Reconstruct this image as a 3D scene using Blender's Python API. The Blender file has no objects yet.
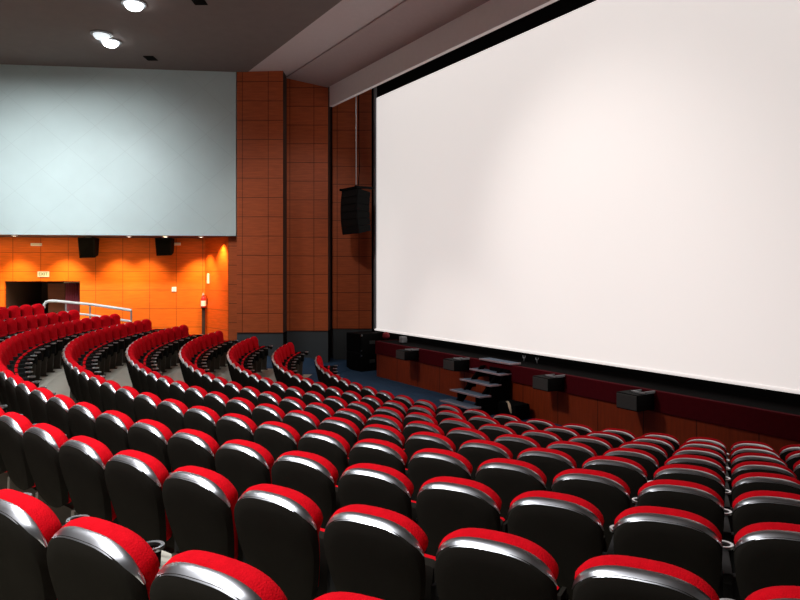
import bpy, bmesh, math, random
from mathutils import Vector, Matrix
random.seed(7)
PI = math.pi
scene = bpy.context.scene
col = scene.collection

# ------------------------------------------------------------------ frame of the hall
# origin: the centre of the seat arcs, X to the right of the hall, Y towards the screen, z = 0 the floor in front of row one
FPX, HZ, HC = 680.0, 271.6, 3.128
SA, CA = math.sin(math.radians(31.4)), math.cos(math.radians(31.4))
CU, CV = 7.998, 18.134                      # arc centre seen from the camera (right, ahead)

def W(u, v, z=0.0):
    a, b = u - CU, v - CV
    return Vector((a * SA - b * CA, a * CA + b * SA, z))

def at(px, py, v):                           # photo pixel at depth v ahead of the camera
    return W((px - 400) / FPX * v, v, HC + (HZ - py) / FPX * v)

def on_plane(px, Y):                         # (x, depth) where the sight line of column px meets the plane Y
    q = (px - 400) / FPX
    v = (Y + CU * CA + CV * SA) / (q * CA + SA)
    return W(q * v, v).x, v

CAM = W(0, 0, HC)
ROTZ = math.atan2(CA, SA)                    # turns camera-frame u,v axes into the hall's

# ------------------------------------------------------------------ materials
def mat(name, rgb, rough=.6, metal=0, noise=0, nscale=8, bump=0, bscale=60, emit=0, ecol=None, spec=.5, stretch=None, coat=0):
    m = bpy.data.materials.new(name); m.use_nodes = True
    nt = m.node_tree; N = nt.nodes; L = nt.links
    b = N['Principled BSDF']
    b.inputs['Roughness'].default_value = rough
    b.inputs['Metallic'].default_value = metal
    b.inputs['Specular IOR Level'].default_value = spec
    b.inputs['Base Color'].default_value = (*rgb, 1)
    if emit:
        b.inputs['Emission Color'].default_value = (*(ecol or rgb), 1)
        b.inputs['Emission Strength'].default_value = emit
    tc = N.new('ShaderNodeTexCoord')
    mp = N.new('ShaderNodeMapping'); L.new(tc.outputs['Object'], mp.inputs['Vector'])
    if stretch: mp.inputs['Scale'].default_value = stretch
    if noise:
        n = N.new('ShaderNodeTexNoise'); n.inputs['Scale'].default_value = nscale; n.inputs['Detail'].default_value = 5
        L.new(mp.outputs[0], n.inputs['Vector'])
        r = N.new('ShaderNodeMapRange'); r.inputs['To Min'].default_value = 1 - noise; r.inputs['To Max'].default_value = 1 + noise
        L.new(n.outputs['Fac'], r.inputs['Value'])
        mx = N.new('ShaderNodeVectorMath'); mx.operation = 'SCALE'; mx.inputs[0].default_value = rgb
        L.new(r.outputs[0], mx.inputs['Scale']); L.new(mx.outputs[0], b.inputs['Base Color'])
        m['src'] = mx.name
    if bump:
        n2 = N.new('ShaderNodeTexNoise'); n2.inputs['Scale'].default_value = bscale
        L.new(tc.outputs['Object'], n2.inputs['Vector'])
        bp = N.new('ShaderNodeBump'); bp.inputs['Strength'].default_value = bump; bp.inputs['Distance'].default_value = .01
        L.new(n2.outputs['Fac'], bp.inputs['Height']); L.new(bp.outputs[0], b.inputs['Normal'])
    return m

def add_lines(m, dz=None, z0=0, dx=None, x0=0, xs=(), w=.012, dark=.35, diag=None):
    """joint lines worked into a material, in the object's own x and z"""
    nt = m.node_tree; N = nt.nodes; L = nt.links; b = N['Principled BSDF']
    tc = N.new('ShaderNodeTexCoord'); sp = N.new('ShaderNodeSeparateXYZ'); L.new(tc.outputs['Object'], sp.inputs[0])
    def M(op, a, bb=None):
        n = N.new('ShaderNodeMath'); n.operation = op
        for i, k in enumerate((a, bb)):
            if k is None: continue
            if isinstance(k, (int, float)): n.inputs[i].default_value = k
            else: L.new(k, n.inputs[i])
        return n.outputs[0]
    def per(s, d, o):
        f = M('FRACT', M('DIVIDE', M('SUBTRACT', s, o - 500 * d), d))
        return M('LESS_THAN', f, 2 * w / d)
    acc = None
    terms = []
    if dz: terms.append(per(sp.outputs['Z'], dz, z0))
    if dx: terms.append(per(sp.outputs['X'], dx, x0))
    if diag:
        terms.append(per(M('ADD', sp.outputs['X'], M('MULTIPLY', sp.outputs['Z'], 1.15)), diag, 0))
        terms.append(per(M('SUBTRACT', sp.outputs['X'], M('MULTIPLY', sp.outputs['Z'], 1.15)), diag * 1.13, .4))
    for x in xs: terms.append(M('LESS_THAN', M('ABSOLUTE', M('SUBTRACT', sp.outputs['X'], x)), w))
    for t in terms: acc = t if acc is None else M('MAXIMUM', acc, t)
    k = M('SUBTRACT', 1, M('MULTIPLY', acc, 1 - dark))
    mx = N.new('ShaderNodeVectorMath'); mx.operation = 'SCALE'
    lk = b.inputs['Base Color'].links
    if lk: L.new(lk[0].from_socket, mx.inputs[0])
    else: mx.inputs[0].default_value = b.inputs['Base Color'].default_value[:3]
    L.new(k, mx.inputs['Scale']); L.new(mx.outputs[0], b.inputs['Base Color'])
    return m

def wood(name, rgb, **k):
    m = mat(name, rgb, rough=.5, noise=.38, nscale=2.2, stretch=(1.0, 1.0, 9.0), spec=.3)
    return add_lines(m, **k) if k else m

M_RED = mat('red_fabric', (.60, .0045, .011), rough=.95, noise=.25, nscale=26, bump=.5, bscale=170, spec=.03)
M_SHELL = mat('black_plastic', (.017, .0153, .0125), rough=.6, noise=.25, nscale=5, bump=.12, bscale=220, spec=0)
M_BAND = mat('silver_trim', (.50, .51, .53), rough=.30, metal=1, noise=.06, nscale=9)
M_ARM = mat('black_armrest', (.012, .012, .012), rough=.6, noise=.1, spec=.1)
M_LEG = mat('dark_leg', (.075, .06, .045), rough=.6, noise=.2)
M_CHROME = mat('chrome', (.62, .63, .65), rough=.3, metal=1, noise=.04)
M_BLACK = mat('black_matte', (.003, .003, .003), rough=.95, noise=.2, spec=.05)
M_GRILLE = mat('grey_grille', (.045, .047, .044), rough=.6, noise=.3, nscale=60)
M_SPK = mat('speaker_black', (.006, .006, .006), rough=.8, noise=.2, spec=.08)
M_VINYL = mat('beige_vinyl', (.62, .59, .49), rough=.6, noise=.12, nscale=3)
M_CARPET = mat('blue_carpet', (.030, .062, .115), rough=.95, noise=.25, nscale=14, bump=.4, bscale=180, spec=.1)
M_GREYPANEL = add_lines(mat('grey_panel', (.52, .62, .62), rough=.55, noise=.10, nscale=.9), diag=1.55, w=.012, dark=.91)
M_CEIL = mat('dark_ceiling', (.15, .118, .108), rough=.9, noise=.10, nscale=3)
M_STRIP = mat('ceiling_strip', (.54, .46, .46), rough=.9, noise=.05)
M_STRIP2 = mat('ceiling_strip_shaded', (.44, .345, .34), rough=.9, noise=.05)  # darker strip tone; shading from its angle is put into the colour
M_FASCIA = mat('fascia_paint', (.80, .73, .735), rough=.8, noise=.04)
M_DARKWOOD_SHADE = mat('dark_wood_shade', (.030, .012, .007), rough=.7, noise=.3)  # dark wood parts; also painted shade in the slots between wall panels
M_BASE = mat('base_grey', (.045, .052, .056), rough=.7, noise=.15, nscale=2)
M_SCREEN = mat('screen_white', (.86, .83, .82), rough=.9, noise=.015, nscale=1.2, emit=.65, ecol=(1, .94, .905), spec=.1)  # emission stands in for house light falling on the white cloth
M_WHITE = mat('white_paint', (.8, .8, .78), rough=.5, noise=.05)
M_BAND_ST = mat('crimson_fabric', (.085, .005, .009), rough=.95, spec=.05, noise=.2, nscale=12, bump=.3)
M_DECK = mat('stage_deck', (.002, .0015, .0015), rough=.9, spec=.03, noise=.2)
M_TREAD = mat('tread_carpet', (.10, .14, .20), rough=.9, noise=.2, nscale=30)
M_NOSE = mat('tread_nosing', (.42, .30, .33), rough=.5, noise=.1)
M_BEIGE = mat('beige_strap', (.62, .48, .33), rough=.8, noise=.15)
M_SIGN = mat('sign_face', (.62, .60, .50), rough=.5, noise=.03, emit=.12, ecol=(1, .93, .70))
M_SIGNINK = mat('sign_ink', (.03, .12, .04), rough=.6, noise=.05)
M_EXT = mat('extinguisher_red', (.6, .02, .02), rough=.35, noise=.1)
M_LAMP = mat('lamp_glow', (1, 1, 1), noise=.01, emit=14, ecol=(.92, .97, 1))
M_DISCDIM = mat('dim_disc_glow', (.8, .8, .8), noise=.01, emit=.9, ecol=(.85, .95, 1))  # weak glow for the dim disc on the ceiling
M_WARM = mat('downlight_glow', (1, 1, 1), noise=.01, emit=5, ecol=(1, .93, .8))
M_CURTAIN = mat('plum_curtain', (.16, .02, .045), rough=.9, noise=.4, nscale=5, stretch=(9, 9, .6))
M_GREYPOST = mat('grey_post', (.26, .275, .29), rough=.5, noise=.15, nscale=4)
M_INK_RED = mat('dull_red', (.30, .02, .03), rough=.8, noise=.2)

# ------------------------------------------------------------------ mesh helpers
def link(name, bm, mats, parent=None, loc=None, rotz=None, smooth=False, mw=None):
    me = bpy.data.meshes.new(name)
    bm.normal_update(); bm.to_mesh(me); bm.free()
    for m in (mats if isinstance(mats, (list, tuple)) else [mats]): me.materials.append(m)
    if smooth:
        for p in me.polygons: p.use_smooth = True
        me.set_sharp_from_angle(angle=math.radians(42))
    o = bpy.data.objects.new(name, me); col.objects.link(o)
    if parent is not None: o.parent = parent
    if loc is not None: o.location = loc
    if rotz is not None: o.rotation_euler = (0, 0, rotz)
    if mw is not None: o.matrix_world = mw
    return o

def box(bm, lo, hi, bev=0, mi=0, rot=None, piv=(0, 0, 0)):
    x0, y0, z0 = lo; x1, y1, z1 = hi
    vs = [bm.verts.new(p) for p in ((x0,y0,z0),(x1,y0,z0),(x1,y1,z0),(x0,y1,z0),(x0,y0,z1),(x1,y0,z1),(x1,y1,z1),(x0,y1,z1))]
    fs = [bm.faces.new([vs[i] for i in f]) for f in ((3,2,1,0),(4,5,6,7),(0,1,5,4),(1,2,6,5),(2,3,7,6),(3,0,4,7))]
    for f in fs: f.material_index = mi
    if rot is not None: bmesh.ops.rotate(bm, verts=vs, cent=piv, matrix=rot)
    if bev:
        es = list({e for f in fs for e in f.edges})
        bmesh.ops.bevel(bm, geom=es, offset=bev, segments=2, affect='EDGES', profile=.6)

def hexa(bm, pts, mi=0):
    vs = [bm.verts.new(p) for p in pts]
    for f in ((3,2,1,0),(4,5,6,7),(0,1,5,4),(1,2,6,5),(2,3,7,6),(3,0,4,7)):
        bm.faces.new([vs[i] for i in f]).material_index = mi

def tube(bm, pts, r, n=10, mi=0, cap=True):
    pts = [Vector(p) for p in pts]; rings = []
    for i, p in enumerate(pts):
        d = (pts[min(i + 1, len(pts) - 1)] - pts[max(i - 1, 0)]).normalized()
        a = d.orthogonal().normalized() if not rings else (prev - d * prev.dot(d)).normalized()
        prev = a; b = d.cross(a)
        rings.append([bm.verts.new(p + (a * math.cos(2*PI*k/n) + b * math.sin(2*PI*k/n)) * (r[i] if isinstance(r, (list, tuple)) else r)) for k in range(n)])
    for A, B in zip(rings, rings[1:]):
        for k in range(n): bm.faces.new((A[k], A[(k+1)%n], B[(k+1)%n], B[k])).material_index = mi
    if cap:
        bm.faces.new(rings[0][::-1]).material_index = mi; bm.faces.new(rings[-1]).material_index = mi

def lathe(bm, prof, n=20, c=(0, 0, 0), mi=0):
    rings = [[bm.verts.new((c[0] + r*math.cos(2*PI*k/n), c[1] + r*math.sin(2*PI*k/n), c[2] + z)) for k in range(n)] for r, z in prof]
    for A, B in zip(rings, rings[1:]):
        for k in range(n): bm.faces.new((A[k], A[(k+1)%n], B[(k+1)%n], B[k])).material_index = mi
    return rings

def BM(): return bmesh.new()

def tag(o, label=None, cat=None, group=None, kind=None):
    if label: o['label'] = label
    if cat: o['category'] = cat
    if group: o['group'] = group
    if kind: o['kind'] = kind
    return o

def thing(name, label, cat, loc=(0, 0, 0), rotz=0, group=None):
    o = bpy.data.objects.new(name, None); col.objects.link(o)
    o.location = loc; o.rotation_euler = (0, 0, rotz); o.empty_display_size = .2
    return tag(o, label, cat, group)

def struct(name, bm, mats, **k): return tag(link(name, bm, mats, **k), kind='structure')

# ------------------------------------------------------------------ camera
cd = bpy.data.cameras.new('camera'); cam = bpy.data.objects.new('camera', cd); col.objects.link(cam)
cam.location = CAM; cam.rotation_euler = (PI/2, 0, ROTZ)
cd.sensor_fit = 'HORIZONTAL'; cd.sensor_width = 36; cd.lens = 36 * FPX / 800
cd.shift_y = -(300 - HZ) / 800
cd.clip_start = .05; cd.clip_end = 200
scene.camera = cam

# ------------------------------------------------------------------ seat rows
PITCH = .558
RADII = [r * 1.04 for r in (17.44, 16.47, 15.53, 14.65, 13.66, 12.71, 11.76, 10.79, 9.80)]
RADII[0] = 17.46 * 1.04; RADII[2] = 15.60 * 1.04
TOPW = [w * 1.04 for w in (-.840, -1.003, -1.135, -1.265, -1.422, -1.581, -1.737, -1.897, -2.065)]
PITCHES = [.578, .576, .564] + [PITCH] * 6
FLOORZ = [HC + w - .98 for w in TOPW]
FLOORZ = [z - FLOORZ[-1] for z in FLOORZ]
ENDT = [69.6, 69.2, 71.1, 71.5, 71.9, 73.8, 73.4, 74.0, 70.6]
LC, PSI = math.hypot(CU, CV), math.atan2(CU, CV)
ALC = math.atan2(CAM.x, -CAM.y)

REAR = (.56, -.415)                          # the two rear rows swing about a centre set a little aside near the camera (u, v)
def hit_t(px, R, off=(0, 0)):                # angle at the arc centre, leftwards from the camera, of the near crossing of column px
    cu, cv = CU + off[0], CV + off[1]
    lc, psi = math.hypot(cu, cv), math.atan2(cu, cv)
    a = psi - math.atan((px - 400) / FPX)
    d = lc * math.cos(a) - math.sqrt(R*R - (lc * math.sin(a))**2)
    return math.atan2(d * math.sin(a), lc - d * math.cos(a)) + psi - PSI
def swing(k, t):
    if k > 1: return Vector((0, 0, 0))
    q = max(0, min(1, (math.radians(56) - t) / math.radians(37))); q = q*q*(3 - 2*q)
    return Vector(((REAR[0] * SA - REAR[1] * CA) * q, (REAR[0] * CA + REAR[1] * SA) * q, 0))

BACK_OFF = .172                              # seat origin ahead of the top of its back
LEAN = math.radians(13)
HINGE = .398

def outline(inset=0.0, n=9, grow=0.0, low=0.0):
    """the backrest's outline in its own plane: x across, s up; starts bottom left, runs anticlockwise seen from behind"""
    pts = []
    for i in range(7):                       # bottom edge, slightly dropped
        x = -.185 + .37 * i / 6
        pts.append((x, .055 - .055 * (1 - (x/.185)**2)))
    for i in range(1, 7):                    # right side, flaring upwards
        k = i / 7
        pts.append((.185 + (.256 - .185) * (1 - (1 - k)**1.7), .055 + k * .345))
    na = 24
    for i in range(na + 1):                  # the broad arch
        a = PI * i / na; c, s = math.cos(a), math.sin(a)
        pts.append((.256 * math.copysign(abs(c)**(2/2.7), c), .40 + .165 * abs(s)**(2/2.25)))
    for i in range(6, 0, -1):
        k = i / 7
        pts.append((-(.185 + (.256 - .185) * (1 - (1 - k)**1.7)), .055 + k * .345))
    out = []
    if low:
        def tuck(x, s):
            q = max(0, min(1, (.475 - s) / .13)); q = q*q*(3 - 2*q)
            return (x * (1 - low * q / .23), s)
        pts = [tuck(x, s) for x, s in pts]
    for x, s in pts:
        up = max(0, min(1, (s - .30) / .2)); up = up*up*(3 - 2*up)
        ii = inset * up if inset > 0 else inset
        r = math.hypot(x, s - .33) or 1
        out.append((x - (ii - grow) * x / r, s - (ii - grow) * (s - .33) / r))
    return out
NB = 7 + 6                                   # index of the arch's first point
NA = 25

def lean(x, d, s):
    """plane coordinates (across, forward, up the back) to seat coordinates"""
    return (x, d * math.cos(LEAN) - s * math.sin(LEAN), HINGE + s * math.cos(LEAN) + d * math.sin(LEAN))

def shell_bm():
    bm = BM()
    oA = outline(.010); oB = outline(0)
    def ring(o, d, k=1.0):
        return [bm.verts.new(lean(x * k, d, .31 + (s - .31) * k)) for x, s in o]
    rings = [ring(oB, -.004), ring(oA, -.048), ring(oA, -.056, .965), ring(oA, -.068, .75), ring(oA, -.072, .4)]
    for A, B in zip(rings, rings[1:]):
        n = len(A)
        for k in range(n): bm.faces.new((A[k], B[k], B[(k+1)%n], A[(k+1)%n]))
    c = bm.verts.new(lean(0, -.073, .31)); R = rings[-1]
    for k in range(len(R)): bm.faces.new((R[k], c, R[(k+1)%len(R)]))
    bm.faces.new(rings[0])
    bmesh.ops.recalc_face_normals(bm, faces=bm.faces)
    return bm

def band_bm():
    bm = BM()
    prof = []
    oA, oB = outline(.0145), outline(-.004)
    i0, i1 = NB + 1, NB + NA - 2
    rows = []
    for i in range(i0, i1 + 1):
        f = min(1, min(i - i0, i1 - i) / 8.0); f = .12 + .88 * math.sin(f * PI/2)
        (xa, sa), (xb, sb) = oA[i], oB[i]
        pts = []
        for q, bulge in ((0, -.004), (0.03, .001), (.5, .0045), (.97, .001), (1, -.004)):
            qq = 1 - (1 - q) * f
            x = xa + (xb - xa) * qq; s = sa + (sb - sa) * qq
            d = -.054 + (.048) * qq - bulge * .8
            r = math.hypot(x, s - .33)
            pts.append(bm.verts.new(lean(x + bulge*.6*x/r, d, s + bulge*.6*(s - .33)/r)))
        rows.append(pts)
    for A, B in zip(rows, rows[1:]):
        for k in range(4): bm.faces.new((A[k], B[k], B[k+1], A[k+1]))
    bmesh.ops.recalc_face_normals(bm, faces=bm.faces)
    for f in bm.faces:
        if f.normal.y > .3: f.normal_flip()
    return bm

def cushion_bm():
    bm = BM()
    L = [(-.006, 0, .002, 1), (.004, 0, .008, 1), (.030, 0, .012, 1), (.058, .0, .004, 1), (.078, 0, -.014, .99), (.090, 0, -.03, .93), (.096, 0, -.03, .78), (.086, 0, -.03, .5), (.082, 0, -.03, .25)]
    rings = []
    for d, ins, g, k in L:
        rings.append([bm.verts.new(lean(x * k, d, .31 + (s - .31) * k)) for x, s in outline(0, grow=g, low=.05)])
    for A, B in zip(rings, rings[1:]):
        n = len(A)
        for k in range(n): bm.faces.new((A[k], A[(k+1)%n], B[(k+1)%n], B[k]))
    R = rings[-1]; c = bm.verts.new(lean(0, .081, .31))
    for k in range(len(R)): bm.faces.new((R[k], R[(k+1)%len(R)], c))
    bm.faces.new(rings[0])
    bmesh.ops.recalc_face_normals(bm, faces=bm.faces)
    return bm

def slab(bm, prof, hw, bev=0.0, seg=6, crown=0.0):
    """a (y,z) profile loop drawn across x from -hw to hw with the ends drawn in"""
    cy = sum(p[0] for p in prof)/len(prof); cz = sum(p[1] for p in prof)/len(prof)
    xs = [(-hw, .90), (-hw + .015, 1), (-hw*.4, 1.0 + crown), (hw*.4, 1.0 + crown), (hw - .015, 1), (hw, .90)]
    rings = [[bm.verts.new((x, cy + (y - cy)*k, cz + (z - cz)*k)) for y, z in prof] for x, k in xs]
    for A, B in zip(rings, rings[1:]):
        n = len(A)
        for k in range(n): bm.faces.new((A[k], A[(k+1)%n], B[(k+1)%n], B[k]))
    bm.faces.new(rings[0][::-1]); bm.faces.new(rings[-1])
    bmesh.ops.recalc_face_normals(bm, faces=bm.faces)

def seat_under_bm():                          # the tipped-up seat: black shell facing the row in front
    bm = BM()
    slab(bm, [(.085, .335), (.13, .30), (.165, .32), (.19, .42), (.20, .55), (.205, .655), (.185, .668), (.165, .655), (.155, .5), (.12, .37)], .222)
    for sg in (-1, 1):                        # black side cheeks that close the cushion in
        x0, x1 = sorted((sg * .196, sg * .214))
        hexa(bm, [(x0, .078, .36), (x1, .078, .36), (x1, .16, .335), (x0, .16, .335), (x0, .108, .672), (x1, .108, .672), (x1, .20, .672), (x0, .20, .672)])
    return bm

def seat_cushion_bm():
    bm = BM()
    slab(bm, [(.075, .375), (.118, .372), (.152, .5), (.162, .655), (.18, .672), (.192, .672), (.185, .684), (.15, .686), (.112, .668), (.098, .60), (.085, .48)], .188, crown=.02)
    bm.normal_update()
    for f in bm.faces:
        if f.normal.y < -.15 or abs(f.normal.x) > .7: f.material_index = 1
    return bm

def arm_bm(x):
    bm = BM()
    box(bm, (x - .024, -.03, .61), (x + .024, .30, .665), bev=.012)
    box(bm, (x - .024, -.02, .40), (x + .024, .26, .63), bev=.006)
    box(bm, (x - .060, .004, .36), (x + .060, .060, .640), bev=.01)
    return bm

def panel_bm(x):
    bm = BM()
    hexa(bm, [(x-.022, -.06, .0), (x+.022, -.06, .0), (x+.022, .20, .0), (x-.022, .20, .0), (x-.022, -.04, .42), (x+.022, -.04, .42), (x+.022, .23, .42), (x-.022, .23, .42)])
    box(bm, (x - .03, -.04, .0), (x + .03, .24, .025), bev=.006)
    return bm

def cup_bm(x):
    bm = BM()
    lathe(bm, [(.0, -.085), (.030, -.085), (.036, -.01), (.036, .004), (.052, .006), (.054, -.002), (.052, -.010), (.040, -.012), (.035, -.088), (0, -.09)], n=18, c=(x, .34, .672), mi=0)
    for f in bm.faces:
        zc = f.calc_center_median().z - .672; f.material_index = 0 if zc > -.03 and zc > -.0115 else 1
    return bm

def prot(p, parent=None):
    if parent is not None: p.parent = parent
    return p

P = {}
P['back_shell'] = link('back_shell', shell_bm(), M_SHELL, smooth=True)
P['trim_band'] = link('trim_band', band_bm(), M_BAND, smooth=True)
P['trim_band']['label'] = 'silver metal band along the top of the black back'
P['backrest'] = link('backrest', cushion_bm(), M_RED, smooth=True)
P['seat'] = link('seat', seat_under_bm(), M_SHELL, smooth=True)
P['seat_cushion'] = link('seat_cushion', seat_cushion_bm(), [M_RED, M_SHELL], smooth=True)
P['armrest'] = link('armrest', arm_bm(-PITCH/2), M_ARM, smooth=True)
P['cup_holder'] = link('cup_holder', cup_bm(-PITCH/2), [M_CHROME, M_SHELL], smooth=True)
P['leg'] = link('leg', panel_bm(-PITCH/2), M_LEG)
TREE = (('back_shell', None), ('trim_band', None), ('backrest', None), ('seat', None), ('seat_cushion', 'seat'), ('armrest', None), ('cup_holder', 'armrest'), ('leg', None))
used = [False]

def place_seat(loc, rz, label, end):
    root = thing('theatre_seat', label, 'seat', loc, rz, 'red theatre seats in curved rows')
    made = {}
    for k, par in TREE:
        o = P[k] if not used[0] else P[k].copy()
        if used[0]: col.objects.link(o)
        o.parent = made[par] if par else root
        made[k] = o
    used[0] = True
    if end:                                   # the row's last seat closes with a second armrest
        for k, par in (('armrest', None), ('cup_holder', 'armrest'), ('leg', None)):
            o = P[k].copy(); col.objects.link(o); o.parent = made.get('x' + par) if par else root
            if k != 'cup_holder': o.location = (PITCH, 0, 0)
            made['x' + k] = o
    return root

ORD1 = ['', 'first', 'second', 'third', 'fourth', 'fifth', 'sixth', 'seventh', 'eighth', 'ninth', 'tenth', 'eleventh', 'twelfth', 'thirteenth', 'fourteenth', 'fifteenth', 'sixteenth', 'seventeenth', 'eighteenth', 'nineteenth', 'twentieth']
def ordinal(n):
    if n <= 20: return ORD1[n]
    t = {2: 'twenty', 3: 'thirty', 4: 'forty', 5: 'fifty'}[n // 10]
    return (t[:-1] + 'ieth') if n % 10 == 0 else t + '-' + ORD1[n % 10]

ROWNAME = ['rearmost row below the doorway', 'second row from the rear', 'third row from the rear', 'fourth row from the rear', 'fifth row from the stage', 'fourth row from the stage', 'third row from the stage', 'second row from the stage', 'front row by the stage']

def project(p):
    d = p - CAM
    v = -d.x * CA + d.y * SA; u = d.x * SA + d.y * CA
    if v < .1: return None
    return 400 + FPX * u / v, HZ - FPX * d.z / v

rows = []
ends = []
for k, R in enumerate(RADII):
    te = hit_t(134, R, REAR) if k == 0 else hit_t(731, R, REAR) if k == 1 else hit_t(729, R)
    n = round((math.radians(ENDT[k]) - te) * R / PITCHES[k] - .5) - (2 if k == 8 else 0) + (1 if k in (1, 2) else 0)
    right = 3 if k else 4
    ts = [te + (j + .5) * PITCHES[k] / R for j in range(n - 1, -right - 1, -1)]    # from the left aisle to the right
    ends.append(ALC - (te + n * PITCHES[k] / R))
    seats = []
    for t in ts:
        al = ALC - t; r = R - BACK_OFF
        loc = Vector((r * math.sin(al), -r * math.cos(al), FLOORZ[k])) + swing(k, t)
        back = Vector((R * math.sin(al), -R * math.cos(al), FLOORZ[k] + .95)) + swing(k, t)
        px = project(back)
        vis = px is not None and -8 < px[0] < 806 and px[1] < 600
        d = CAM - back; d.z = 0; d.normalize()
        front = d.dot(Vector((-math.sin(al), math.cos(al), 0))) > .12
        seats.append([loc, al, vis, front])
    rows.append(seats)
nseat = 0
for k, seats in enumerate(rows):
    nv = [i for i, s in enumerate(seats) if s[2]]
    # visible stretches: the row may leave the picture in the middle
    runs = []
    for i in nv:
        if runs and runs[-1][-1] == i - 1: runs[-1].append(i)
        else: runs.append([i])
    for i, (loc, al, vis, front) in enumerate(seats):
        look = 'red-fronted theatre seat' if front else 'black-backed red theatre seat'
        run = next((r for r in runs if i in r), None)
        if run is None:
            lab = f"{look}, {ordinal(i + 1)} from the left aisle, {ROWNAME[k]}"
        elif run[0] == 0 and (len(runs) > 1 or i <= len(seats) * .6 or front):
            lab = f"{look}, {ordinal(i + 1)} from the left aisle, {ROWNAME[k]}"
        else:
            c = run[-1] - i + 1
            near = {0: 'row nearest the camera', 1: 'second row from the camera'}.get(k, ROWNAME[k])
            lab = f"{look}, {ordinal(c)} from the photo's right edge, {near}"
            if k == 0:
                lab = f"{look}, {ordinal(i - run[0] + 1)} from the bottom left corner, {near}"
        place_seat(loc, al, lab, i == len(seats) - 1)
        nseat += 1
print('SEATS', nseat, [len(r) for r in rows], [sum(s[2] for s in r) for r in rows])

# ------------------------------------------------------------------ floor: curved steps, blue carpet in front and beside the rows
bm = BM()
def sector(r0, r1, z, a0, a1, mi, n=60):
    A = [bm.verts.new((r0*math.sin(a0+(a1-a0)*i/n), -r0*math.cos(a0+(a1-a0)*i/n), z)) for i in range(n+1)]
    B = [bm.verts.new((r1*math.sin(a0+(a1-a0)*i/n), -r1*math.cos(a0+(a1-a0)*i/n), z)) for i in range(n+1)]
    for i in range(n): bm.faces.new((A[i], A[i+1], B[i+1], B[i])).material_index = mi
def ramp(r0, r1, z0, z1, a0, a1, mi, n=60):
    A = [bm.verts.new((r0*math.sin(a0+(a1-a0)*i/n), -r0*math.cos(a0+(a1-a0)*i/n), z0)) for i in range(n+1)]
    B = [bm.verts.new((r1*math.sin(a0+(a1-a0)*i/n), -r1*math.cos(a0+(a1-a0)*i/n), z1)) for i in range(n+1)]
    for i in range(n): bm.faces.new((A[i], A[i+1], B[i+1], B[i])).material_index = mi
AR, AL = math.radians(62), math.radians(-88)
fr = [R - .62 for R in RADII]
for k in range(9):
    hi = fr[k-1] if k else RADII[0] + .37
    mid = RADII[k] - .03
    z1 = FLOORZ[k-1] if k else FLOORZ[0] + .15
    e = ends[k] - .02
    for a0, a1, mi in ((e, AR, 0), (AL, e, 1)):
        sector(fr[k], mid, FLOORZ[k], a0, a1, mi)
        ramp(mid, hi, FLOORZ[k], z1, a0, a1, mi)
sector(RADII[0] + .37, 30, FLOORZ[0] + .15, AL, AR, 0)
sector(.01, fr[8], 0, AL - .5, AR + .3, 1)
bm.faces.new([bm.verts.new(p) for p in ((-25, -12, -.02), (25, -12, -.02), (25, 3, -.02), (-25, 3, -.02))]).material_index = 1
bmesh.ops.recalc_face_normals(bm, faces=bm.faces)
struct('floor', bm, [M_VINYL, M_CARPET])

# ------------------------------------------------------------------ left side wall and the wood panels beside the screen (camera-frame u, v)
def frame_obj(name, u, v, z, bm, mats, slope=0.0, **k):
    """an object whose x runs along +u, y along +v, set at (u, v, z)"""
    return struct(name, bm, mats, mw=Matrix.Translation(W(u, v, z)) @ Matrix.Rotation(ROTZ + math.atan(slope), 4, 'Z'), **k)

SL = .1156
def vg(u): return 20.5 + SL * (u + 12.06)
cs = math.sqrt(1 + SL*SL)
UG0, UG1 = -24.0, -5.137
CEILZ = HC + 6.25
Z_SOF = HC + 1.115
bm = BM(); Lg = (UG1 - UG0) * cs
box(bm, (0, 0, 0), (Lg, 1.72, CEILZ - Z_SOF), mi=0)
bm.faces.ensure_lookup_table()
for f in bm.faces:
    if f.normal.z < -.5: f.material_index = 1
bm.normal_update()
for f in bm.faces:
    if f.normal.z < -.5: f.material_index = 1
frame_obj('wall_left_upper', UG0, vg(UG0), Z_SOF, bm, [M_GREYPANEL, M_DARKWOOD_SHADE], SL)

# recessed orange wood wall under it, with the doorway
M_WOODR = wood('orange_wood', (.70, .130, .006), dz=.62, z0=.02, dx=.86, x0=.28, w=.012, dark=.55)
UR0, UR1 = -24.0, -6.55
def vr(u): return vg(u) + 1.7
Lr = (UR1 - UR0) * cs
dpx0, dpx1 = 4.5, 80
def u_of(px): q = (px - 400)/FPX; return q * (20.5 + 1.7 + SL*12.06) / (1 - q*SL)
d0, d1 = (u_of(dpx0) - UR0) * cs, (u_of(dpx1) - UR0) * cs
DZ = HC - 9.6/680*22.2
bm = BM()
for x0, x1, z0, z1 in ((0, d0, 0, DZ), (d1, Lr, 0, DZ), (0, Lr, DZ, Z_SOF + .3)):
    box(bm, (x0, 0, z0), (x1, .12, z1))
WLEFT = frame_obj('wall_left', UR0, vr(UR0), 0, bm, M_WOODR, SL)
# doorway: dark passage with its lining
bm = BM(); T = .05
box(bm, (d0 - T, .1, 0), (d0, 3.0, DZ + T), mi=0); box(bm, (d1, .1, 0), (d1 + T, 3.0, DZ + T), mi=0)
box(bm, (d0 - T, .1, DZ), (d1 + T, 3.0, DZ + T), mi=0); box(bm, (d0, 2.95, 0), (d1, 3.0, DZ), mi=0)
DOORWAY = frame_obj('door_1', UR0, vr(UR0), 0, bm, [M_DARKWOOD_SHADE], SL)
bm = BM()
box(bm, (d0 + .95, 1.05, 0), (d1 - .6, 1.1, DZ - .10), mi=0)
o = link('door_leaf', bm, wood('brown_door', (.10, .028, .014), dx=.6, x0=.1), parent=DOORWAY)
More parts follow.
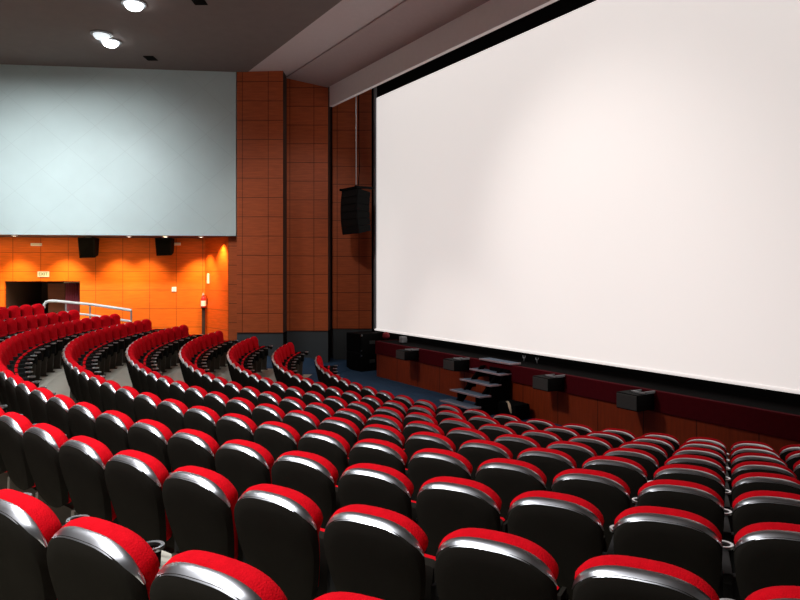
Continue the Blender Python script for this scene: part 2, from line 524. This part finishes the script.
# plum curtain drawn to the right of the doorway
ct = thing('door_curtain', 'plum red curtain hanging at the right side of the dark doorway', 'curtain')
ct.matrix_world = Matrix.Translation(W(UR0, vr(UR0), 0)) @ Matrix.Rotation(ROTZ + math.atan(SL), 4, 'Z')
bm = BM(); n = 40; A = []; B = []
for i in range(n + 1):
    x = d1 - .62 + .58 * i / n; y = .45 + .05 * math.sin(i * 1.25)
    A.append(bm.verts.new((x, y, 1.0))); B.append(bm.verts.new((x, y, DZ - .06)))
for i in range(n): bm.faces.new((A[i], A[i+1], B[i+1], B[i]))
link('drape', bm, M_CURTAIN, parent=ct, smooth=True)
bm = BM(); tube(bm, [(d1 - .66, .45, DZ - .05), (d1, .45, DZ - .05)], .018)
link('curtain_rod', bm, M_GREYPOST, parent=ct)

# angled corner and the narrow pillar face
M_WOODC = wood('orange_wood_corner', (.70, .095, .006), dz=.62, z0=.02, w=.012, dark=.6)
pa, pb = (UR1, vr(UR1)), (-5.44, 21.5)
ang = math.atan2(pb[1]-pa[1], pb[0]-pa[0]); ln = math.hypot(pb[0]-pa[0], pb[1]-pa[1])
bm = BM(); box(bm, (0, 0, 0), (ln, .1, Z_SOF + .2))
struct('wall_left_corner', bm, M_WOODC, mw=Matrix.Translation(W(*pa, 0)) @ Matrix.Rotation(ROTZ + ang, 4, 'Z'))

M_WOODP = lambda nm, xs: wood(nm, (.44, .090, .025), dz=.605, z0=.0, xs=xs, w=.010, dark=.3)
ZW = 1.205
def panel(name, px0, px1, v, xs, top, back, base=True, z0=None):
    u0, u1 = (px0-400)/FPX*v, (px1-400)/FPX*v
    z0 = ZW if z0 is None else z0
    bm = BM(); box(bm, (0, 0, 0), (u1-u0, back, top - z0), mi=0)
    bm.normal_update()
    for f in bm.faces:
        if f.normal.x > .5 or f.normal.x < -.5: f.material_index = 1  # panel returns coloured dark so the slots read as shaded
    frame_obj(name, u0, v, z0, bm, [M_WOODP(name + '_wood', [q * (u1-u0) for q in xs]), M_DARKWOOD_SHADE])
    if base:
        bm = BM(); box(bm, (0, .03, 0), (u1-u0, back, z0), mi=0)
        bm.normal_update()
        for f in bm.faces:
            if abs(f.normal.x) > .5: f.material_index = 1  # base returns blackened too, as shade in the slots
        frame_obj('baseboard_' + name[5:], u0, v, 0, bm, [M_BASE, M_BLACK])
panel('wall_left_pillar', 228.5, 237, 21.5, (), Z_SOF + .1, .4, z0=.9)
panel('wall_front_left', 236.8, 283, 21.3, (.12, .68), CEILZ + .3, .75)
panel('wall_front_left', 286.5, 328, 22.0, (.08, .66), CEILZ + .3, .85)
panel('wall_front_left', 332.5, 371.5, 22.8, (.12, .68), CEILZ + .3, .3)
bm = BM()                                    # dark backing added so the slots read as shade
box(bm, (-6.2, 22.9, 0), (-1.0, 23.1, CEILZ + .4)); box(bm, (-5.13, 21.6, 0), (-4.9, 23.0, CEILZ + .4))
o = struct('wall_left_shade_backing', bm, M_DARKWOOD_SHADE, mw=Matrix.Translation(W(0, 0, 0)) @ Matrix.Rotation(ROTZ, 4, 'Z'))

# ------------------------------------------------------------------ stage end of the hall (X, Y)
S0 = W((375-400)/FPX*20.37, 20.37)
YS, XS = S0.y, S0.x                           # stage front line and its left end
HS = 1.05
YSC = YS + .8                                 # the screen's plane
xl, v_l = on_plane(376.5, YSC)
ZB = HC - 57.6/FPX * v_l; ZT = HC + (HZ - 98)/FPX * v_l
XR = -xl
bm = BM(); box(bm, (-10.5, 0, 0), (13, .2, CEILZ + .6)); struct('wall_back', bm, M_BLACK, loc=(0, YS + 1.12, 0))

sc = thing('cinema_screen', 'huge white cinema screen above the stage', 'screen', (0, YSC, ZB))
bm = BM(); nx = 24
box(bm, (xl, 0, 0), (XR, .03, ZT - ZB)); link('screen_surface', bm, M_SCREEN, sc)
bm = BM(); box(bm, (xl - .25, .04, ZT - ZB - .02), (XR + .25, .10, ZT - ZB + 2.2)); link('top_masking', bm, M_BLACK, sc)
bm = BM(); tube(bm, [(xl - .10, .01, -.01), (XR + .1, .01, -.01)], .035, 12); link('bottom_bar', bm, M_SCREEN, sc)  # bar shares the screen's emission in place of light on it
for x in (xl - .16, XR + .04):
    bm = BM(); box(bm, (x, -.02, -.02), (x + .12, .12, ZT - ZB + 1.2), bev=.015); link('side_post', bm, M_GREYPOST, sc)

# stage
M_WOODS = wood('stage_wood', (.25, .032, .006), dx=1.06, x0=1.1, w=.010, dark=.3)
for nd in M_WOODS.node_tree.nodes:
    if nd.type == 'MAPPING': nd.inputs['Scale'].default_value = (9, 1, 1.0)
st = thing('stage', 'low wood-fronted stage with crimson edge band under the screen', 'stage', (0, YS, 0))
bm = BM(); box(bm, (XS + .03, .04, 0), (-XS, .8, .72)); link('front_panel', bm, M_WOODS, st)
bm = BM(); box(bm, (XS, 0, .68), (-XS + .03, .10, HS), bev=.02); box(bm, (XS, .1, .68), (XS + .05, .8, HS)); link('edge_band', bm, M_BAND_ST, st)
bm = BM(); box(bm, (XS + .02, .06, HS - .06), (-XS, 1.10, HS - .003)); link('deck', bm, M_DECK, st)

# steps up to the stage
c0 = at(441, 399.5, FPX * (HC - .21) / (399.5 - HZ)); c1 = at(470.5, 407.8, FPX * (HC - .21) / (407.8 - HZ))
X0, X1, Y0 = c0.x + .06, c1.x + .06, (c0.y + c1.y)/2
ss = thing('stage_steps', 'open flight of five blue-grey steps leading up to the stage front', 'steps', ((X0+X1)/2, Y0, 0))
hw = (X1 - X0)/2; Y0 = YS - 1.16; ss.location.y = Y0; run = .282
for i in range(5):
    bm = BM(); z = .217 * (i + 1)
    box(bm, (-hw, run*i, z - .03), (hw, run*i + .30, z), bev=.006)
    tr = link('tread', bm, M_TREAD, ss)
    bm = BM(); box(bm, (-hw - .003, run*i - .012, z - .032), (hw + .003, run*i + .012, z + .004), bev=.004)
    box(bm, (hw - .012, run*i, z - .032), (hw + .010, run*i + .30, z + .004), bev=.004)
    link('nosing', bm, M_NOSE, tr)
for sgn in (-1, 1):
    bm = BM(); x = sgn * (hw - .22)
    hexa(bm, [(x-.03, .10, 0), (x+.03, .10, 0), (x+.03, .32, 0), (x-.03, .32, 0), (x-.03, 1.0, .95), (x+.03, 1.0, .95), (x+.03, 1.13, .95), (x-.03, 1.13, .95)])
    for i in range(4):
        z = .217 * (i + 1); box(bm, (x-.03, run*i + .06, z - .17), (x+.03, run*i + .27, z - .03))
    link('stringer', bm, M_BLACK, ss)
bm = BM(); x = hw - .05
A = [(x, .06, 0), (x, 1.12, 0), (x, 1.12, .95), (x, 4*run + .0, .95)] + [q for i in (3, 2, 1, 0) for q in ((x, i*run + .28, .217*(i+1) - .034), (x, i*run + .05, .217*(i+1) - .034))]
fa = bm.faces.new([bm.verts.new(q) for q in A])
ex = bmesh.ops.extrude_face_region(bm, geom=[fa])
bmesh.ops.translate(bm, verts=[q for q in ex['geom'] if isinstance(q, bmesh.types.BMVert)], vec=(.03, 0, 0))
bmesh.ops.recalc_face_normals(bm, faces=bm.faces)
link('side_panel', bm, M_BLACK, ss)  # closed black side, also standing in for the shadow beside the steps
bm = BM(); box(bm, (-.1, 1.06, 0), (hw, 1.11, .95)); link('back_board', bm, M_BLACK, ss)

# clutter beside the steps
eb = thing('equipment_bag', 'black equipment bag with a beige strap beside the stage steps', 'bag', (X1 + .42, YS - .30, 0))
bm = BM(); box(bm, (-.30, -.22, 0), (.30, .22, .34), bev=.09); link('bag_body', bm, M_BLACK, eb, smooth=True)
bm = BM(); tube(bm, [(-.06, -.16, .345), (.04, -.19, .36), (.12, -.225, .30), (.17, -.235, .22), (.19, -.235, .15)], [.010, .02, .03, .028, .012], 10); link('strap', bm, M_BEIGE, eb, smooth=True)

# loudspeakers hung on the stage edge
MON = [(404.4, 'farthest left of the four, by the stage end', .25), (454, 'second from left, left of the steps', .26), (548, 'third from left, right of the steps', .27), (637, 'farthest right of the four', .29)]
for px, where, h in MON:
    x, v = on_plane(px, YS - .46)
    g = thing('stage_monitor', 'small grey-fronted speaker on the stage front, ' + where, 'speaker', (x, YS - .46, HS - .04 - h), 0, 'speakers along the stage front')
    bm = BM(); box(bm, (-.46, .012, 0), (0, .452, h), bev=.02); link('cabinet', bm, M_SPK, g)
    bm = BM(); box(bm, (-.445, 0, .02), (-.015, .02, h - .02), bev=.008); link('grille', bm, M_GRILLE, g)
    bm = BM()
    box(bm, (-.30, .20, h), (.02, .23, h + .025)); box(bm, (-.30, .20, h), (-.27, .45, h + .02)); box(bm, (-.01, .20, h), (.02, .45, h + .045), bev=.004)
    link('clamp', bm, M_GREYPOST, g)

# bits on the stage under the screen
x, v = on_plane(386, YS + .55)
g = thing('cloth_bundle', 'small dull red cloth bundle on stage below the screen corner', 'cloth', (x, YS + .55, HS))
bm = BM(); bmesh.ops.create_icosphere(bm, subdivisions=3, radius=.13, matrix=Matrix.Translation((0, 0, .11)) @ Matrix.Diagonal((1, .8, .85, 1)))
for vtx in bm.verts: vtx.co += Vector((random.uniform(-.01,.01), random.uniform(-.01,.01), random.uniform(-.012,.012)))
link('cloth_heap', bm, M_INK_RED, g, smooth=True)
x, v = on_plane(403, YS + .5)
g = thing('control_box', 'small grey box on the stage, right of a red bundle', 'box', (x, YS + .5, HS))
bm = BM(); box(bm, (-.10, -.08, 0), (.10, .08, .17), bev=.015); link('case', bm, M_GREYPOST, g)
bm = BM(); tube(bm, [(-.05, 0, .165), (-.04, 0, .205), (.04, 0, .205), (.05, 0, .165)], .008, 8); link('handle', bm, M_BLACK, g)
for px, py, wh in ((524, 362, 'nearer the steps'), (537, 364, 'farther right of the steps')):
    x, v = on_plane(px, YS + .7)
    z = HS + .065
    bm = BM(); tube(bm, [(-.045, 0, .06), (-.03, 0, .02), (0, 0, 0), (.03, 0, .02), (.045, 0, .06)], .011, 8)
    tube(bm, [(0, 0, 0), (0, 0, -.060)], .008, 8)
    o = link('wire_hook', bm, M_GREYPOST, loc=(x, YS + .7, z)); tag(o, 'tiny pale V-shaped hook in the dark gap below screen, ' + wh, 'hook', 'hooks below the screen')

# black subwoofers stacked beside the stage
sv = FPX * HC / (372 - HZ)
for i, lab in enumerate(('lower black subwoofer box on the floor beside the stage end', 'upper black subwoofer box stacked on another beside the stage end')):
    p = at(361, 372.5, sv); p.z = .593 * i
    g = thing('subwoofer', lab, 'speaker', p, math.radians(8), 'subwoofers beside the stage')
    bm = BM(); box(bm, (-.82, .02, .0), (0, .85, .588), bev=.012); link('cabinet', bm, M_SPK, g)
    bm = BM(); box(bm, (-.79, 0, .03), (-.03, .03, .558), bev=.006); link('grille', bm, M_BLACK, g)
    for z in ((.50,) if i == 0 else (.06, .53)):
        bm = BM(); box(bm, (-.012, .0, z - .02), (.012, .05, z + .03), bev=.004); link('corner_protector', bm, M_CHROME, g)
    bm = BM(); box(bm, (-.005, .33, .25), (.012, .55, .36), bev=.004); link('handle', bm, M_GRILLE, g)

# hanging line array
ap = at(356, 187, 21.3)
la = thing('line_array_speaker', 'curved black line array loudspeaker hanging before the wood panels', 'speaker', ap, math.radians(4))
nb = 6; y = .0; z = -.10; a = math.radians(-8)
M_ARR = mat('array_grille', (.012, .012, .0125), rough=.8, noise=.3, nscale=40, spec=.1)
for i in range(nb):
    h = .232; wd = .50; dp = .50
    Mx = Matrix.Translation((0, y - .22, z)) @ Matrix.Rotation(a, 4, 'X')
    bm = BM()
    hexa(bm, [(-wd, 0, -h), (wd, 0, -h), (wd*.86, dp, -h + .02), (-wd*.86, dp, -h + .02), (-wd, 0, -.002), (wd, 0, -.002), (wd*.86, dp, -.02), (-wd*.86, dp, -.02)])
    bmesh.ops.bevel(bm, geom=bm.edges[:], offset=.007, segments=1, affect='EDGES')
    bm.transform(Mx); cb = link('cabinet', bm, M_SPK, la)
    bm = BM(); box(bm, (-wd + .02, -.010, -h + .014), (wd - .02, .01, -.014), bev=.004); bm.transform(Mx)
    link('grille', bm, M_ARR, cb)
    y += math.sin(a) * h; z -= math.cos(a) * h; a += math.radians(3.6)
bm = BM()
box(bm, (-.52, -.30, -.10), (-.44, .34, -.03), bev=.01); box(bm, (.44, -.30, -.10), (.52, .34, -.03), bev=.01)
box(bm, (-.52, -.05, -.09), (.52, .05, -.04), bev=.01); box(bm, (-.52, -.30, -.09), (.52, -.22, -.04), bev=.01)
tube(bm, [(-.3, 0, -.08), (0, 0, .06), (.3, 0, -.08)], .015, 8)
link('rigging_frame', bm, M_SPK, la)
bm = BM(); tube(bm, [(0, 0, .05), (0, 0, CEILZ - ap.z + .2)], .011, 8); link('hanging_chain', bm, M_CHROME, la)
bm = BM(); tube(bm, [(.10, 0, -.08), (.17, .02, .5), (.13, .02, 1.6), (.10, .02, CEILZ - ap.z + .2)], .014, 8); link('cable', bm, M_BLACK, la)

# ------------------------------------------------------------------ ceiling, stepped strips and the fascia over the screen
YL1, YL2, YL3 = YS - 2.95, YS - 1.66, YS - .51
def slabxy(name, pts, m, th=.12):
    bm = BM()
    (ya, za), (yb, zb) = pts
    hexa(bm, [(-16, ya, za), (16, ya, za), (16, yb, zb), (-16, yb, zb), (-16, ya, za+th), (16, ya, za+th), (16, yb, zb+th), (-16, yb, zb+th)])
    return struct(name, bm, m)
slabxy('ceiling', ((-34, CEILZ), (YL1, CEILZ)), M_CEIL)
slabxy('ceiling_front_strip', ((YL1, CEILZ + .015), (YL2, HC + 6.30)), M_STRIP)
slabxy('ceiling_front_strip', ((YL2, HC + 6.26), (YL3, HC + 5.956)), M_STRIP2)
bm = BM(); box(bm, (-8.55, YL3, HC + 5.31), (12, YL3 + .12, HC + 6.2)); struct('trim_screen_fascia', bm, M_FASCIA)

# ------------------------------------------------------------------ ceiling lamps and vents
def on_ceil(px, py):
    v = FPX * (CEILZ - HC) / (HZ - py); return at(px, py, v)
for px, py, m, lab in ((134, 3, M_LAMP, 'bright round ceiling downlight at the top edge of the photo'), (110.5, 41, M_LAMP, 'bright round ceiling downlight nearer the grey wall'), (101.5, 33.5, M_DISCDIM, 'dim round disc just left of a bright ceiling downlight')):
    p = on_ceil(px, py)
    g = thing('ceiling_light', lab, 'ceiling light', p, 0, 'ceiling downlights')
    bm = BM(); lathe(bm, [(.20, 0), (.27, -.004), (.28, -.03), (.22, -.045), (.19, -.03)], 24); link('trim_ring', bm, M_GREYPOST, g, smooth=True)
    bm = BM(); r = lathe(bm, [(.21, -.02), (.20, -.08), (.15, -.14), (.06, -.17)], 24); bm.faces.new(r[-1]); link('lens', bm, m, g, smooth=True)  # lens domed and enlarged so its shape includes the lamp's bloom
for px, py, lab in ((150.5, 58, 'small dark ceiling vent close to the grey wall'), (199, 1, 'small dark ceiling vent at the top edge of the photo')):
    p = on_ceil(px, py)
    g = thing('ceiling_vent', lab, 'vent', p, ROTZ, 'dark ceiling vents')
    bm = BM(); box(bm, (-.15, -.20, -.02), (.15, .20, .0), bev=.006); link('vent_frame', bm, M_BLACK, g)
    bm = BM()
    for i in range(5): box(bm, (-.13, -.16 + i*.075, -.03), (.13, -.135 + i*.075, -.018))
    link('vent_grille', bm, M_SPK, g)

# ------------------------------------------------------------------ things on the orange wall
def on_recess(px, py, off=0.0):
    u = u_of(px); v = vr(u) - off
    u = (px - 400)/FPX * v
    return at(px, py, v)
RW = ROTZ + math.atan(SL)
p = on_recess(43.2, 274.2, .03)
g = thing('exit_sign', 'small lit cream exit sign above the dark doorway', 'sign', p, RW)
bm = BM(); box(bm, (-.18, 0, -.09), (.18, .03, .09), bev=.008); link('sign_panel', bm, M_SIGN, g)
fc = bpy.data.curves.new('sign_lettering', 'FONT'); fc.body = 'EXIT'; fc.size = .14; fc.align_x = 'CENTER'; fc.align_y = 'CENTER'; fc.extrude = .001
tmp = bpy.data.objects.new('tmp_text', fc); col.objects.link(tmp)
bpy.context.view_layer.update()
me = bpy.data.meshes.new_from_object(tmp.evaluated_get(bpy.context.evaluated_depsgraph_get()))
bpy.data.objects.remove(tmp)
me.materials.clear(); me.materials.append(M_SIGNINK)
lt = bpy.data.objects.new('sign_lettering', me); col.objects.link(lt); lt.parent = g
lt.rotation_euler = (PI/2, 0, 0); lt.location = (0, -.004, 0)

for px, py, w, lab in ((36, 244.5, .34, 'slim pale light fitting left of the wall speakers, above the doorway'), (89.5, 243, .30, 'slim pale light fitting behind the wall speaker nearer the doorway'), (176.5, 244, .26, 'slim pale light fitting right of the wall speaker farther from the doorway')):
    p = on_recess(px, py, .05)
    g = thing('wall_light', lab, 'wall light', p, RW, 'slim fittings high on the orange wall')
    bm = BM(); box(bm, (-w/2, 0, -.045), (w/2, .05, .045), bev=.012); link('housing', bm, M_WHITE, g)
    bm = BM(); box(bm, (-w/2 + .03, -.008, -.03), (w/2 - .03, .004, .03), bev=.003); link('diffuser', bm, mat('fitting_lens', (.75, .7, .6), rough=.4, noise=.03) if 'fitting_lens' not in bpy.data.materials else bpy.data.materials['fitting_lens'], g)
for px, py, lab in ((86, 238.5, 'black surround speaker under the grey panel, above the handrail'), (163, 238.5, 'black surround speaker under the grey panel, farther from the doorway')):
    v = vr(u_of(px)) - .75; p = at(px, py, v); p.z = Z_SOF - .03
    g = thing('wall_speaker', lab, 'speaker', p, RW, 'black surround speakers')
    bm = BM(); h = .66 if px < 100 else .58
    hexa(bm, [(-.22, .04, -h), (.25, .08, -h+.02), (.25, .42, -h+.1), (-.22, .42, -h+.1), (-.26, 0, 0), (.27, 0, 0), (.27, .46, 0), (-.26, .46, 0)])
    bmesh.ops.bevel(bm, geom=bm.edges[:], offset=.015, segments=1, affect='EDGES'); link('cabinet', bm, M_SPK, g)
    bm = BM(); hexa(bm, [(-.19, .027, -h+.05), (.20, .06, -h+.05), (.20, .075, -h+.05), (-.19, .05, -h+.05), (-.22, -.008, -.05), (.22, -.008, -.05), (.22, .01, -.05), (-.22, .01, -.05)]); link('grille', bm, M_BLACK, g)
    bm = BM(); box(bm, (-.08, .15, -.02), (.08, .3, .04)); link('bracket', bm, M_GREYPOST, g)
p = on_recess(174, 289.3, .02)
g = thing('wall_switch', 'small white switch plate on the orange wood wall', 'switch', p, RW)
bm = BM(); box(bm, (-.075, 0, -.08), (.075, .02, .08), bev=.008); link('plate', bm, M_WHITE, g)
bm = BM(); box(bm, (-.03, -.012, -.04), (.03, .004, .04), bev=.005); link('rocker', bm, M_WHITE, g)
# extinguisher, its sign and the stand below
pc = on_recess(203.5, 300, .20)
g = thing('fire_extinguisher', 'red and white fire extinguisher by the corner of the orange wall', 'extinguisher', (pc.x, pc.y, pc.z - .26), RW)
bm = BM(); lathe(bm, [(0, 0), (.075, 0), (.085, .02), (.085, .30), (.07, .36), (.03, .39), (.03, .42), (0, .42)], 20); link('cylinder', bm, M_EXT, g, smooth=True)
bm = BM(); lathe(bm, [(.0868, .06), (.0868, .24)], 20); link('paper_label', bm, M_WHITE, g, smooth=True)
bm = BM(); box(bm, (-.03, -.09, .42), (.03, .05, .45), bev=.006); box(bm, (-.02, -.11, .47), (.02, .05, .49), bev=.004); box(bm, (-.02, .0, .44), (.02, .05, .49)); link('valve_lever', bm, M_WHITE, g)
bm = BM(); tube(bm, [(.02, 0, .43), (.10, -.02, .40), (.12, -.02, .28), (.11, -.02, .12)], .012, 8); link('hose', bm, M_BLACK, g, smooth=True)
sg = thing('extinguisher_stand', 'dark slim post holding the fire extinguisher against the wall', 'stand', (pc.x, pc.y, 0), RW)
bm = BM(); lathe(bm, [(0, pc.z - .275), (.10, pc.z - .275), (.10, pc.z - .263), (0, pc.z - .263)], 20); link('tray', bm, M_BLACK, sg)
bm = BM(); box(bm, (-.05, -.03, .5), (.05, .05, pc.z - .27), bev=.008); link('post', bm, M_DARKWOOD_SHADE, sg)
bm = BM(); lathe(bm, [(0, .45), (.10, .45), (.10, .48), (.05, .52), (0, .52)], 20); link('base', bm, M_BLACK, sg)
p = at(207.6, 278.5, vr(UR1) - .22)
o_ = thing('extinguisher_sign', 'narrow pale upright sign above the fire extinguisher', 'sign', p, ROTZ + ang)
bm = BM(); box(bm, (-.06, 0, -.16), (.06, .02, .16), bev=.004); link('sign_plate', bm, M_SIGN, o_)
bm = BM(); box(bm, (-.07, .015, -.17), (.07, .03, .17), bev=.004); link('sign_frame', bm, M_WHITE, o_)

# handrail beside the aisle
hv = 20.2
g = thing('handrail', 'white tubular handrail sloping down beside the wall aisle', 'handrail', W((90-400)/FPX*hv, hv, 0))
g.rotation_euler = (0, 0, 0)
base = g.location.copy()
def hp(px, py): return at(px, py, hv) - base
bm = BM(); tube(bm, [hp(44, 308), hp(44.3, 304.5), hp(46, 302.3), hp(49, 301), hp(55, 300.9), hp(92, 304.6), hp(131.5, 310.4)], .042, 12); link('top_rail', bm, M_WHITE, g, smooth=True)
bm = BM(); tube(bm, [hp(66, 312.5), hp(91, 315.2), hp(131.5, 321.5)], .034, 12); link('lower_rail', bm, M_WHITE, g, smooth=True)
for px, y0 in ((66, 302), (90, 304.4), (131.3, 310.4)):
    a = hp(px, y0); bm = BM(); tube(bm, [a, (a.x, a.y, .72)], .026, 10); link('post', bm, M_GREYPOST, g, smooth=True)

# downlights in the soffit over the orange wall
for px, lab in ((14.5, 'tiny soffit downlight above the doorway'), (129, 'tiny soffit downlight between the two wall speakers'), (165.5, 'tiny soffit downlight by the wall speaker farther from the doorway'), (201, 'tiny soffit downlight near the fire extinguisher')):
    v = vg((px-400)/FPX*21) + .35
    p = W((px-400)/FPX*v, v, Z_SOF)
    o = thing('soffit_downlight', lab, 'downlight', p, 0, 'soffit downlights')
    bm = BM(); lathe(bm, [(.05, 0), (.085, -.005), (.09, -.022), (.06, -.03)], 16); link('trim_ring', bm, M_WHITE, o)
    bm = BM(); r = lathe(bm, [(.06, -.02), (.03, -.034)], 16); bm.faces.new(r[-1]); link('lens', bm, M_WARM, o)

# ------------------------------------------------------------------ light
def spot(p, aim, power, size, blend=.6, color=(1, 1, 1), r=.1):
    l = bpy.data.lights.new('spot', 'SPOT'); l.energy = power; l.spot_size = math.radians(size); l.spot_blend = blend; l.color = color; l.shadow_soft_size = r
    o = bpy.data.objects.new('spot_lamp', l); col.objects.link(o); o.location = p
    o.rotation_euler = (Vector(aim) - Vector(p)).to_track_quat('-Z', 'Y').to_euler()
    return o
def area(p, aim, power, sx, sy, color=(1, 1, 1), spread=180):
    l = bpy.data.lights.new('area', 'AREA'); l.energy = power; l.shape = 'RECTANGLE'; l.size = sx; l.size_y = sy; l.color = color; l.spread = math.radians(spread)
    o = bpy.data.objects.new('area_lamp', l); col.objects.link(o); o.location = p
    o.rotation_euler = (Vector(aim) - Vector(p)).to_track_quat('-Z', 'Y').to_euler()
    return o
# warm wall washers along the recess
for px, e in ((-60, 260), (8, 260), (57, 300), (112, 230), (140, 170), (196, 300), (217, 200)):
    u = u_of(min(px, 204)); v = vr(u) - .75
    u = (px-400)/FPX*v
    if px > 204: v -= .55; u = (px-400)/FPX*v
    spot(W(u, v, Z_SOF - .05), W(u, v + .50, 1.6), e * 1.75, 84, .9, (1, .72, .34), .05)
area(W(-10.2, vr(-10.2) - 1.2, Z_SOF - .06), W(-10.2, vr(-10.2), 1.6), 45, 8.5, .25, (1, .62, .25), 150)  # added strip light without a fitting, evens out the wall wash
# ceiling luminaires over the rows
for u, v, e in ((-7.9, 18.4, 660), (-6.2, 15.7, 660), (-8.0, 11.5, 480), (-6.4, 8.2, 330)):
    p = W(u, v, CEILZ - .1); spot(p, p - Vector((0, 0, 1)), e, 118, .9, (.97, .97, 1), .2)
for u, v, e in ((-4.2, 3.2, 330), (-5.0, 6.4, 160), (-2.6, .4, 190)):
    p = W(u, v, CEILZ - .15); area(p, p - Vector((0, 0, 1)), e, 1.0, 1.0, (.97, .97, 1), 112)
# added lamps without fittings, washing the grey side panel, wood panels and screen
area(W(-10.0, 15.2, CEILZ - .2), W(-10.6, 20.6, 3.6), 225, 5, .4, (.93, .98, 1), 90)
spot(W(-3.2, 13.5, CEILZ - .2), at(305, 255, 22), 560, 46, .8, (1, .93, .85), .3)
spot(Vector((.0, -15, CEILZ - .3)), (1.5, YSC, 3.4), 1600, 52, .95, (1, .94, .90), .4)

spot(Vector((-3.5, -13.5, CEILZ - .2)), (-3.6, YS, .55), 800, 32, .8, (1, .93, .86), .3)  # added spot without a fitting, brightens the left stage front

w = bpy.data.worlds.new('hall_ambient'); scene.world = w; w.use_nodes = True
w.node_tree.nodes['Background'].inputs['Color'].default_value = (1, .93, .88, 1)
w.node_tree.nodes['Background'].inputs['Strength'].default_value = .07
scene.view_settings.view_transform = 'Standard'
scene.view_settings.look = 'None'
